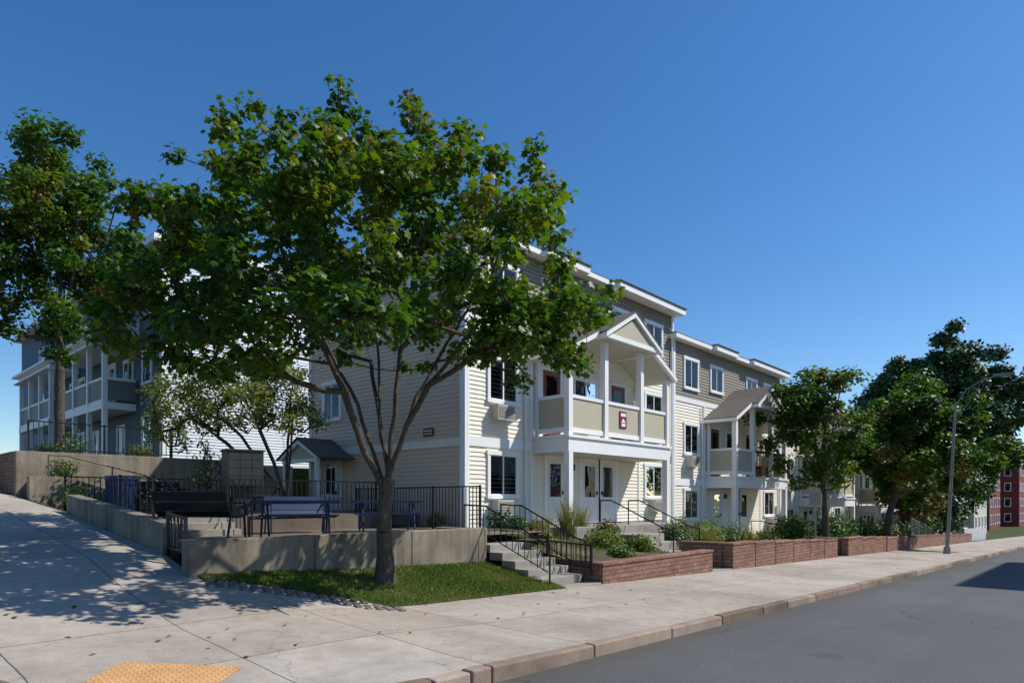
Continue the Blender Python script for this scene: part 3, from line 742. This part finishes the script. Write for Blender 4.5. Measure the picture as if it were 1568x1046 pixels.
def tree(name,base,limbs,clumps,trunk_r,leafsize,per,mat,maple=True,huebias=None,flat=.75,bark='bark',tip=.008,limbk=.8):
    root=empty(name)
    nodes=[];par=[]
    def addline(pts,start):
        prev=start
        for a,b in zip(pts,pts[1:]):
            a=Vector(a); b=Vector(b); k=max(1,int((b-a).length/.3))
            for i in range(1,k+1):
                p=a+(b-a)*(i/k)+Vector([random.uniform(-.02,.02) for _ in range(3)])
                nodes.append(p); par.append(prev); prev=len(nodes)-1
        return prev
    nodes.append(Vector(limbs[0][0])); par.append(-1)
    addline(limbs[0],0); ntr=len(nodes)
    for l in limbs[1:]:
        st=min(range(ntr),key=lambda i:(nodes[i]-Vector(l[0])).length); addline([nodes[st]]+[Vector(q) for q in l[1:]],st)
    core=nodes[ntr-1]
    lo=ntr if len(nodes)>ntr+3 else max(1,int(ntr*.8))
    use=[0]*len(nodes)
    for c,r in sorted(clumps,key=lambda c:(Vector(c[0])-core).length):
        c=Vector(c); arr=np.array([tuple(n) for n in nodes[lo:]]); d=np.linalg.norm(arr-np.array(c),axis=1)
        d=d+np.maximum(0,arr[:,2]-c.z+.2)*1.5
        i=int(np.argmin(d))+lo; p=nodes[i]; L=(c-p).length; k=max(2,int(L/.35)); prev=i
        sag=Vector((random.uniform(-.12,.12),random.uniform(-.12,.12),random.uniform(-.2,.02)))*min(L,1.5)
        for j in range(1,k+1):
            t=j/k; q=p.lerp(c,t)+sag*(4*t*(1-t))*.6
            nodes.append(q); par.append(prev); prev=len(nodes)-1; use.append(0)
        use[prev]+=1
        for _ in range(3):
            q=c+Vector([random.gauss(0,.4) for _ in range(3)])*r; nodes.append(q); par.append(prev); use.append(.25)
    use+= [0]*(len(nodes)-len(use))
    cnt=list(use)
    for i in range(len(nodes)-1,0,-1): cnt[par[i]]+=cnt[i]
    tot=cnt[0]; ex=math.log(trunk_r/tip)/math.log(max(tot,2)/.25)
    rad=[max(.005,tip*(max(c,.25)/.25)**ex)*(limbk if i>=ntr else 1) for i,c in enumerate(cnt)]
    for i in range(ntr): rad[i]=trunk_r*(1-.18*i/ntr)
    mb=MB()
    for i in range(1,len(nodes)):
        a=nodes[par[i]]; b=nodes[i]; r0,r1=min(rad[par[i]],rad[i]*1.35),rad[i]
        if i<ntr: r0=rad[par[i]]
        mb.tube(a,b,r0,r1,bark,12 if r1>.06 else (6 if r1>.02 else 4),False)
    b0=nodes[0]; mb.tube(b0-Vector((0,0,.25)),b0+Vector((0,0,.05)),trunk_r*1.6,trunk_r*1.25,bark,12,False); mb.tube(b0+Vector((0,0,.05)),b0+Vector((0,0,.35)),trunk_r*1.25,trunk_r*1.01,bark,12,False)
    mb.build('trunk_and_branches',root)
    P=[];Nn=[];H=[]
    for c,r in clumps:
        n=max(8,int(per*(r/.6)**2)); d=RNG.normal(0,1,(n,3)); d/=np.linalg.norm(d,axis=1)[:,None]
        rr=r*RNG.uniform(.05,1,n)**.5*RNG.uniform(.8,1.25,n); p=np.array(c)+d*rr[:,None]*np.array([1,1,flat])
        P.append(p); nn=d*.55+np.array([0,0,.75])+RNG.normal(0,.45,(n,3)); Nn.append(nn/np.linalg.norm(nn,axis=1)[:,None])
        hb=huebias(c) if huebias else .45
        H.append(np.clip(hb+RNG.normal(0,.11)+RNG.normal(0,.12,n),0,1))
    leaves('foliage',np.concatenate(P),np.concatenate(Nn),leafsize,np.concatenate(H),mat,root,maple)
    return root

base=Vector((6.68,8.99,-1.22))
def LC(b,r,d,z): return b+RT*r+FW*d+Vector((0,0,z))
limbs=[[(0,0,0),(-.02,0,.7),(0,0,1.35),(.03,0,1.6)],
 [(0,0,1.45),(-.33,-.1,2.05),(-.62,-.3,3.0),(-.94,-.6,3.8),(-1.5,-1.2,4.7)],
 [(0,0,1.55),(-.1,.1,2.5),(-.17,.4,3.4),(-.3,.8,4.35),(-.6,1.3,5.6)],
 [(0,0,1.6),(.18,0,3),(.22,.05,3.5),(.28,.1,4.7),(.4,.1,5.8)],
 [(0,0,1.6),(.4,-.1,2.5),(.77,-.3,3.1),(1.43,-.7,3.8),(2.3,-1.2,4.6)],
 [(0,0,1.6),(.5,.2,3),(1.0,.6,4),(1.43,1.2,5)],
 [(0,0,1.5),(-.15,.3,2.6),(-.5,1.1,3.8),(-.9,1.9,4.9)],
 [(0,0,1.35),(-.2,.1,2.0),(-.55,.3,2.9),(-1.2,.5,4.1),(-2.86,.9,5.0)]]
limbs=[[LC(base,*p) for p in l] for l in limbs]
lob=[(-3.4,6.4,.75),(-2.75,6.9,.6),(-2.2,7.1,.8),(-1.4,6.6,.75),(-1.0,6.9,.8),(-.7,7.4,.5),(0,6.9,.75),(.4,7.1,.9),(1.2,6.7,.9),(1.9,6.1,.7),(2.5,5.9,.65),
     (-4.1,6.3,.4),(-3.3,5.6,.95),(-3.4,4.8,.9),(-4.3,5.2,.5),(-2.3,5.8,1.1),(-1.2,5.8,1.2),(0,6.0,1.2),(1.2,5.4,1.3),(2.3,5.1,.85),(2.4,4.6,.8),(3.2,4.3,.6),(2.95,3.75,.45),
     (-4.35,4.4,.5),(-3.8,4.1,.7),(-2.9,3.95,.65),(-2.0,4.3,.8),(-1.0,4.6,.95),(0.2,4.5,.95),(1.2,4.4,.85),(1.9,4.0,.6),(-3.0,4.8,.85),(2.8,4.4,.55),(2.3,3.7,.4),(-.6,5.2,1.1),(-4.6,3.9,.3),(-2.2,3.7,.35)]
cl=[]
for (r0,z0,rad) in lob:
    n=max(3,int(16*rad**1.6))
    for _ in range(n):
        a=random.uniform(0,2*math.pi); q=math.sqrt(random.random())*rad*.9; r=r0+q*math.cos(a); z=z0+q*math.sin(a)
        hd=3.3*math.sqrt(max(.02,1-((r+.3)/4.6)**2))*math.sqrt(max(.05,1-((z-5.2)/3.2)**2))
        u=random.uniform(-1,1); u=math.copysign(abs(u)**.8,u); d=u*hd
        R=-2.13+r; Z=-1.22+z
        k=(11+d)/11 if d<0 else (11+.5*d)/11
        R*=k; Z*=k
        cl.append((tuple(LC(base,R+2.13,d,Z+1.22)),random.uniform(.22,.43)))
# leaders that stick out of the crown
for (r,z,d,rr) in [(-.8,8.2,0,.26),(-.72,7.85,.1,.34),(-.85,7.5,0,.38),(.4,8.05,.2,.24),(.42,7.75,.1,.33),(2.52,7.2,0,.22),(2.5,6.9,.1,.30),(2.65,6.55,0,.36),(2.95,6.3,-.1,.28),(3.0,5.3,0,.3),(-2.2,7.85,0,.28),(-3.6,7.05,0,.24),(-4.35,6.55,.2,.24),(-4.6,6.2,.1,.22),(3.8,4.75,0,.25),(3.6,4.4,.1,.3),(1.4,7.5,.2,.28),(-4.7,5.0,0,.25),(3.3,3.45,0,.25),(-4.8,4.4,.1,.22)]:
    cl.append((tuple(LC(base,r,d,z)),rr))
def hb(c):
    z=c[2]; rr=(Vector(c)-base).dot(RT)
    return .33+.035*max(0,z-2.5)+.22*max(0,math.sin(c[0]*1.5+c[1]*.7+1.6)-.1)*(1 if z>3.5 else .3)+.035*max(0,rr+.8)*(1 if z>3.0 else .3)
tree('maple_tree',base,limbs,cl,.135,.122,235,'leafA',True,hb,limbk=.6)

def gentree(name,base,H,cw,ch0,n,trunk_r,leaf,per,mat,lean=(0,0),maple=False,cr=(.4,.8),bias=.45,nl=5,fork=.3,shape=1.0,sx=1.0):
    base=Vector(base); limbs=[[base,base+Vector((lean[0]*.2,lean[1]*.2,H*fork*.6)),base+Vector((lean[0]*.4,lean[1]*.4,H*fork))]]
    top=limbs[0][-1]
    for i in range(nl):
        a=2*math.pi*i/nl+random.uniform(-.4,.4); w=cw*random.uniform(.25,.45)
        mid=top+Vector((math.cos(a)*w*.4,math.sin(a)*w*.4,(H*.8-H*fork)*.45)); end=top+Vector((math.cos(a)*w,math.sin(a)*w,(H-H*fork)*random.uniform(.55,.8)))
        limbs.append([top,mid,end])
    limbs.append([top,top+Vector((0,0,(H-H*fork)*.8))])
    cl=[]; cz=(H+ch0)/2; hz=(H-ch0)/2
    ph=[random.uniform(0,6.28) for _ in range(4)]
    while len(cl)<n:
        v=Vector([random.gauss(0,1) for _ in range(3)]).normalized(); q=random.random()**.38
        bump_=1+.20*math.sin(v.x*5+ph[0])+.16*math.sin(v.y*6+v.z*5+ph[1])+.12*math.sin(v.z*9+v.x*7+ph[2])
        tz=v.z; k=cw*(1-.35*max(0,tz))*q*bump_*sx
        p=Vector((v.x*k,v.y*k,v.z*hz*q*min(bump_,1.08)))
        cl.append((tuple(base+Vector((lean[0],lean[1],cz))+p),random.uniform(*cr)))
    f=lambda c:bias+.15*math.sin(c[0]*1.1+c[2])
    return tree(name,base,limbs,cl,trunk_r,leaf,per,mat,maple,f,.75)

gentree('maple_tree',(5.5,24.0,TZ-.15),10.4,2.6,3.0,165,.15,.17,185,'leafA',maple=False,cr=(.32,.60),bias=.46)
gentree('maple_tree',(2.2,27.5,.5),9.8,2.6,3.5,80,.15,.22,110,'leafA',maple=False,cr=(.5,.8),bias=.40)
b=Vector((9.07,16.7,UZ))
limbs=[[b,b+Vector((0,0,.35))]]
for r,d,z in ((-2.1,.2,2.9),(-1.2,-.6,3.6),(-.5,.5,4.2),(.2,0,3.9),(.4,-.3,3.2),(-2.9,.5,2.7),(-.1,.7,3.6)):
    limbs.append([b+Vector((0,0,.3)),LC(b,r*.25+random.uniform(-.05,.05),d*.3,z*.38),LC(b,r*.6,d*.6,z*.72),LC(b,r,d,z)])
cl=[]
for _ in range(140):
    r=random.uniform(-3.5,.75); zc=3.4-.22*abs(r+1)**1.3; 
    cl.append((tuple(LC(b,r,random.uniform(-1.3,1.3),zc+random.uniform(-.85,.85))),random.uniform(.25,.45)))
tree('serviceberry_tree',b,limbs,cl,.11,.09,230,'leafC',False,lambda c:.55,limbk=.7)
gentree('young_tree',(7.2,17.4,UZ),2.1,.42,.6,26,.03,.09,90,'leafB',cr=(.15,.26),fork=.35)
gentree('maple_tree',(30.6,9.2,-1.75),8.3,2.3,2.6,95,.15,.19,130,'leafA',maple=False,cr=(.35,.66),bias=.48,lean=(-.2,.2))
gentree('maple_tree',(40.8,9.2,-2.2),9.0,4.0,2.0,165,.2,.24,120,'leafA',maple=False,cr=(.45,.85),bias=.42,lean=(1.7,-1.1))
gentree('elm_tree',(70,14,-3.4),19.3,8.0,3.0,270,.45,.40,110,'leafD',cr=(.8,1.4),bias=.6,lean=(3.2,-2.0),nl=7)
gentree('locust_tree',(50,10.2,-2.9),6.0,2.6,1.6,70,.14,.26,80,'leafR',cr=(.5,.9),bias=.6)
gentree('elm_tree',(62,11,-3.2),9,4.0,1.0,100,.2,.34,100,'leafD',cr=(.7,1.2),bias=.6)
gentree('elm_tree',(78,12.5,-3.8),8,3.5,.8,70,.2,.36,100,'leafB',cr=(.8,1.2),bias=.4)

def bush(name,c,rx,ry,h,n,leaf,mat,bias=.5,dens=1):
    P=[];Nn=[];H=[]
    k=max(4,int(6*dens))
    for i in range(k):
        a=2*math.pi*i/k; q=.55 if i else 0
        cc=np.array([c[0]+math.cos(a)*rx*q*random.uniform(.5,1),c[1]+math.sin(a)*ry*q*random.uniform(.5,1),c[2]+h*random.uniform(.4,.62)])
        m=n//k; d=RNG.normal(0,1,(m,3)); d/=np.linalg.norm(d,axis=1)[:,None]; rr=RNG.uniform(.1,1.1,m)**.5
        p=cc+d*rr[:,None]*np.array([rx*.55,ry*.55,h*.48]); p[:,2]=np.maximum(p[:,2],c[2]+.01)
        P.append(p); nn=d*.6+np.array([0,0,.6])+RNG.normal(0,.5,(m,3)); Nn.append(nn/np.linalg.norm(nn,axis=1)[:,None])
        H.append(np.clip(bias+RNG.normal(0,.15)+RNG.normal(0,.12,m),0,1))
    root=empty(name)
    mb=MB()
    for _ in range(9):
        mb.tube((c[0],c[1],c[2]-.05),(c[0]+random.uniform(-.6,.6)*rx,c[1]+random.uniform(-.6,.6)*ry,c[2]+h*.7),.012,.005,'bark',5,False)
    mb.build('stems',root)
    leaves('foliage',np.concatenate(P),np.concatenate(Nn),leaf,np.concatenate(H),mat,root,False); return root
def gz(x,y): return gard(x,y)[2]
for (x,y,rx,h,mt,bi) in [(12.9,12.2,.45,.6,'leafD',.5),(13.7,12.3,.4,.55,'leafB',.3),(12.6,10.5,.4,.4,'leafR',.6),(15.0,10.2,.7,.55,'leafC',.3),(15.9,9.6,.6,.5,'leafC',.2),(14.2,9.2,.45,.3,'leafB',.6),
     (16.1,10.9,.5,.7,'leafR',.4),(19.4,10.6,.6,.85,'leafD',.4),(20.6,10.9,.7,.95,'leafC',.3),(21.9,10.5,.8,.75,'leafC',.5),(23.2,10.2,.7,1.0,'leafB',.6),(23.9,11.4,.7,1.1,'leafC',.2),
     (25.4,9.7,.5,.5,'leafB',.4),(26.8,10.3,.6,.8,'leafR',.5),(28.9,9.8,.9,1.3,'leafB',.5),(30.2,10.6,1.1,1.5,'leafC',.1),(32,9.6,1.1,1.4,'leafB',.4),(34,9.6,1.2,1.6,'leafB',.6),(36.2,9.8,1.0,1.3,'leafD',.6),(39,10,1.2,1.3,'leafB',.5),(44,10,1.2,1.1,'leafR',.4),(47,10.5,1.6,1.5,'leafB',.4),(52,10.5,1.6,1.6,'leafD',.6),(57,10.6,2,1.8,'leafB',.4),
     (19.0,8.9,.3,.3,'leafB',.5),(17.0,12.0,.3,.4,'leafB',.5),(14.7,12.4,.4,.5,'leafC',.3)]:
    bush('garden_shrub',(x,y,gz(x,y)-.03),rx,rx*.85,h,int(1100*max(rx,.5)),.085 if x<26 else .13,mt,bi)
for (x,y,z,rx,h) in [(5.0,21.3,.55,.5,.55),(6.1,20.3,-.35,.5,.9),(7.3,22.5,TZ-.1,.5,.55),(4.9,22.6,TZ-.1,.5,.4),(8.6,18.8,UZ,.35,.6),(9.6,18,UZ,.4,.5),(4.7,19.2,UZ+.1,.5,.7),(12.0,13.8,PZ,.3,.4),(12.0,15.5,PZ,.3,.5),(5.9,24,TZ-.1,.7,.9)]:
    bush('garden_shrub',(x,y,z),rx,rx,h,500,.07,'leafC' if x>7 else 'leafB',.45)
for fx in (29.6,30.4,31.6):
    r_=bush('flower_pot',(fx,12.1,1.30),.22,.2,.38,160,.07,'flower',.4)
    pm=MB(); pm.tube((fx,12.1,1.05),(fx,12.1,1.34),.11,.16,'terracotta',16); pm.build('pot',r_)
def tuft(x,y,z,h,r,n,mat='drygrass'):
    P=[(x+random.gauss(0,r),y+random.gauss(0,r),z) for _ in range(n)]
    blades('ornamental_grass',P,h,.014,.55,mat)
tuft(14.6,11.2,gz(14.6,11.2),1.05,.08,300); tuft(16.3,12.1,gz(16.3,12),.9,.12,260); tuft(13.3,11.0,gz(13.3,11),.6,.12,220); tuft(22.6,9.3,gz(22.6,9.3),.8,.15,260); tuft(20,9.6,gz(20,9.6),.6,.12,200)
P=[]
for _ in range(16000):
    x=random.uniform(11.8,30); y=random.uniform(8.25,12.9)
    if 16.7<x<18.3 or (x<13.2 and y>12.2): continue
    if math.sin(x*2.3)+math.sin(y*3.1+x)<-.2: continue
    P.append((x,y,gz(x,y)))
blades('garden_ground_cover',P,.11,.016,.9,'grassblade')
P=[];Nn=[];H=[]
for i in range(60):
    x=random.uniform(100,190); y=random.uniform(26,60); r=random.uniform(2.5,4.5); cz=-4.5+r*.9+random.uniform(0,3); m=130
    d=RNG.normal(0,1,(m,3)); d/=np.linalg.norm(d,axis=1)[:,None]
    P.append(np.array([x,y,cz])+d*r*RNG.uniform(.5,1,m)[:,None]); nn=d+np.array([0,0,.4])+RNG.normal(0,.4,(m,3)); Nn.append(nn/np.linalg.norm(nn,axis=1)[:,None]); H.append(np.clip(RNG.normal(.45,.2,m),0,1))
leaves('distant_trees',np.concatenate(P),np.concatenate(Nn),1.1,np.concatenate(H),'leafD',None,False)
n=70; P=np.array([(x:=random.uniform(1.5,12),y:=random.uniform(5.8,9.3),SW(x,y)+.018+(.05 if y>yg(x) else 0)) for _ in range(n)]); nn=np.tile([0,0,1.],(n,1))+RNG.normal(0,.15,(n,3)); nn/=np.linalg.norm(nn,axis=1)[:,None]
leaves('fallen_leaves',P,nn,.055,np.clip(RNG.normal(.9,.08,n),0,1),'leafA',None,True)

# ------------------------------------------------------------------ street furniture
mb=MB(); b=Vector((37.8,5.8,S(37.8)))
top=b+Vector((.25,-.30,7.3))
mb.tube(b,b+Vector((0,0,.35)),.18,.14,'steel',14); mb.tube(b+Vector((0,0,.3)),top,.09,.055,'steel',12)
pp=[top-Vector((0,0,.1)),top+Vector((0,-.45,.65)),top+Vector((0,-1.1,1.05)),top+Vector((0,-1.6,1.15))]
for a,c in zip(pp,pp[1:]): mb.tube(a,c,.032,.028,'steel',8)
mb.tube(top-Vector((0,0,.9)),pp[2],.015,.015,'steel',6)
e=pp[-1]
hd=[(-.10,.12,.0),(.10,.12,.0),(.15,-.35,-.03),(.09,-.70,0),(-.09,-.70,0),(-.15,-.35,-.03)]
vs=[tuple(e+Vector((x,y,z))) for x,y,z in hd]+[tuple(e+Vector((x*.7,y,z+.12))) for x,y,z in hd]
mb.add(vs,[(5,4,3,2,1,0),(6,7,8,9,10,11)]+[(i,(i+1)%6,6+(i+1)%6,6+i) for i in range(6)],'steel',False)
mb.add([tuple(e+Vector((math.cos(t)*.10,-.36+math.sin(t)*.22,-.04-.0))) for t in [i*math.pi/5 for i in range(10)]]+[tuple(e+Vector((0,-.36,-.12)))],[(i,(i+1)%10,10) for i in range(10)],'glasslamp',True)
mb.build('street_lamp')
mb=MB(); b=Vector((27.3,8.6,-1.9)); mb.tube(b,b+Vector((0,0,2.2)),.03,.03,'steel',8); mb.box(b.x-.02,b.x+.02,b.y-.24,b.y+.24,b.z+1.7,b.z+2.2,'steel'); mb.build('street_sign')
mb=MB(); c=Vector((5.5,18.3,UZ+.08))
prof=[(.27,0),(.30,.05),(.34,.75),(.37,.80),(.37,.88),(.33,.88),(.31,.6)]
for (r0,z0),(r1,z1) in zip(prof,prof[1:]): mb.tube(c+Vector((0,0,z0)),c+Vector((0,0,z1)),r0,r1,'bluebin',24,False)
for i in range(24):
    t=2*math.pi*i/24; d=Vector((math.cos(t),math.sin(t),0)); mb.beam(c+d*.305+Vector((0,0,.06)),c+d*.348+Vector((0,0,.75)),.03,.02,'bluebin')
mb.build('trash_can')
mb=MB(); c=LC(Vector((0,0,0)),-6.6,16,0); 
mb.M=Matrix.Translation((c.x,c.y,UZ))@Matrix.Rotation(math.radians(-12),4,'Z')
mb.box(-.2,.2,-.15,.15,0,.70,'greybox'); mb.box(-.42,.42,-.3,.3,.70,1.53,'greybox'); mb.box(-.45,.45,-.33,.33,1.535,1.58,'greybox')
for i in range(3):
    for j in range(4): mb.box(-.39+.265*i,-.15+.265*i,-.308,-.302,.74+.195*j,.91+.195*j,'greybox')
for j in range(4): mb.box(-.426,-.421,-.26,.26,.74+.195*j,.91+.195*j,'greybox')
mb.build('cluster_mailbox',bevel=.004)
def picnic(x,y,z,rot,sc=1):
    mb=MB(); mb.M=Matrix.Translation((x,y,z))@Matrix.Rotation(rot,4,'Z')
    for i in range(9): mb.box(-.8,.8,-.36+.081*i,-.36+.081*i+.06,.72,.75,'blue')
    mb.box(-.82,.82,-.385,-.365,.70,.76,'blue'); mb.box(-.82,.82,.37,.39,.70,.76,'blue')
    for s in (-1,1):
        for i in range(3): mb.box(-.8,.8,s*.62-.12+.085*i,s*.62-.12+.085*i+.065,.43,.46,'blue')
        for e in (-.6,.6):
            mb.path([(e,s*.28,.70),(e,s*.55,0)],.022,'blue'); 
    for e in (-.6,.6): mb.path([(e,-.7,.42),(e,.7,.42)],.022,'blue')
    mb.build('picnic_table')
picnic(6.75,12.0,PZ,math.radians(-35)); picnic(9.7,13.0,PZ,math.radians(-30))
def bench(x,y,z,rot,mat='blue',L=.6):
    mb=MB(); mb.M=Matrix.Translation((x,y,z))@Matrix.Rotation(rot,4,'Z')
    pr=[(-.28,.46),(-.2,.43),(0,.41),(.14,.43),(.22,.52),(.27,.68),(.31,.86)]
    for a,b in zip(pr,pr[1:]):
        mb.beam((-L,(a[0]+b[0])/2,(a[1]+b[1])/2),(L,(a[0]+b[0])/2,(a[1]+b[1])/2),math.dist(a,b)*.88,.02,mat,up=(0,-(b[1]-a[1]),(b[0]-a[0])))
    for e in (-L+.02,L-.02):
        for a,b in zip(pr,pr[1:]): mb.tube((e,a[0],a[1]),(e,b[0],b[1]),.02,.02,mat)
        mb.path([(e,-.2,.43),(e,-.24,0)],.02,mat); mb.path([(e,.16,.43),(e,.24,0)],.02,mat)
        mb.path([(e,-.25,.44),(e,-.22,.66),(e,.25,.66)],.018,mat)
    mb.build('park_bench')
bench(4.75,11.7,PZ+.06,math.radians(118),'black',.75); bench(6.6,18.6,UZ,math.radians(10),'black'); bench(8.0,16.3,UZ,math.radians(-20),'black'); bench(7.9,14.0,PZ,math.radians(-10),'blue',.7)
fence('white_ramp_railing',[(46,8.9,-2.1),(52,8.9,-2.9)],1.0,.35,'steel',.015,.06)
fence('white_ramp_railing',[(46,10.2,-1.7),(52,10.2,-2.6)],1.0,.35,'steel',.015,.06)
fence('picket_fence',[(62,8.4,S(62)),(74,8.4,S(74))],1.1,.16,'white',.03,.09)
def car(x,y,z,rot):
    root=empty('parked_car'); mb=MB(); mb.M=Matrix.Translation((x,y,z))@Matrix.Rotation(rot,4,'Z')
    pr=[(-2.2,.35),(-2.2,.8),(-1.9,.95),(-1.3,1.0),(-.7,1.42),(.7,1.45),(1.5,1.0),(2.15,.9),(2.2,.35)]
    mb.prism(pr,-.85,.85,'carpaint'); mb.prism([(-1.15,1.0),(-.65,1.36),(.65,1.38),(1.3,1.0)],-.856,.856,'glass'); body=mb.build('body',root,bevel=.06)
    w=MB(); w.M=mb.M
    for a in (-1.35,1.35):
        for s in (-.8,.8): w.tube((a,s-.1,.32),(a,s+.1,.32),.32,.32,'tyre',18); w.tube((a,s-.105,.32),(a,s+.105,.32),.18,.18,'steel',14)
    w.build('wheels',root)
car(96,3.3,S(96)-.13,0); car(104,3.3,S(104)-.13,0)

# ------------------------------------------------------------------ light, sky, camera
sd=Vector((1.2,-1.1,1.75)).normalized(); el=math.asin(sd.z); az=math.atan2(sd.x,sd.y)
w=bpy.data.worlds.new('World'); scene.world=w; w.use_nodes=True; nt=w.node_tree
bg=nt.nodes.get('Background') or nt.nodes.new('ShaderNodeBackground')
sky=nt.nodes.new('ShaderNodeTexSky'); sky.sky_type='NISHITA'; sky.sun_disc=False; sky.sun_elevation=el; sky.sun_rotation=az
sky.air_density=1.0; sky.dust_density=.35; sky.ozone_density=3.6; sky.altitude=50
hs=nt.nodes.new('ShaderNodeHueSaturation'); hs.inputs['Saturation'].default_value=1.27; hs.inputs['Hue'].default_value=.503; hs.inputs['Value'].default_value=1.0
nt.links.new(sky.outputs[0],hs.inputs['Color'])
nt.links.new(hs.outputs[0],bg.inputs[0]); bg.inputs[1].default_value=.14
nt.links.new(bg.outputs[0],(nt.nodes.get('World Output') or nt.nodes.new('ShaderNodeOutputWorld')).inputs[0])
sl=bpy.data.lights.new('sun','SUN'); sl.energy=5.0; sl.angle=math.radians(.5); sl.color=(1,.965,.90)
so=bpy.data.objects.new('sun',sl); scene.collection.objects.link(so); so.rotation_euler=(-sd).to_track_quat('-Z','Y').to_euler()
cam=bpy.data.cameras.new('camera'); co=bpy.data.objects.new('camera',cam); scene.collection.objects.link(co)
cam.lens=36*1000/1568; cam.sensor_width=36; cam.shift_y=(766-523)/1568; cam.clip_end=4000
co.location=(0,0,0); co.rotation_euler=FW.to_track_quat('-Z','Y').to_euler()
scene.camera=co
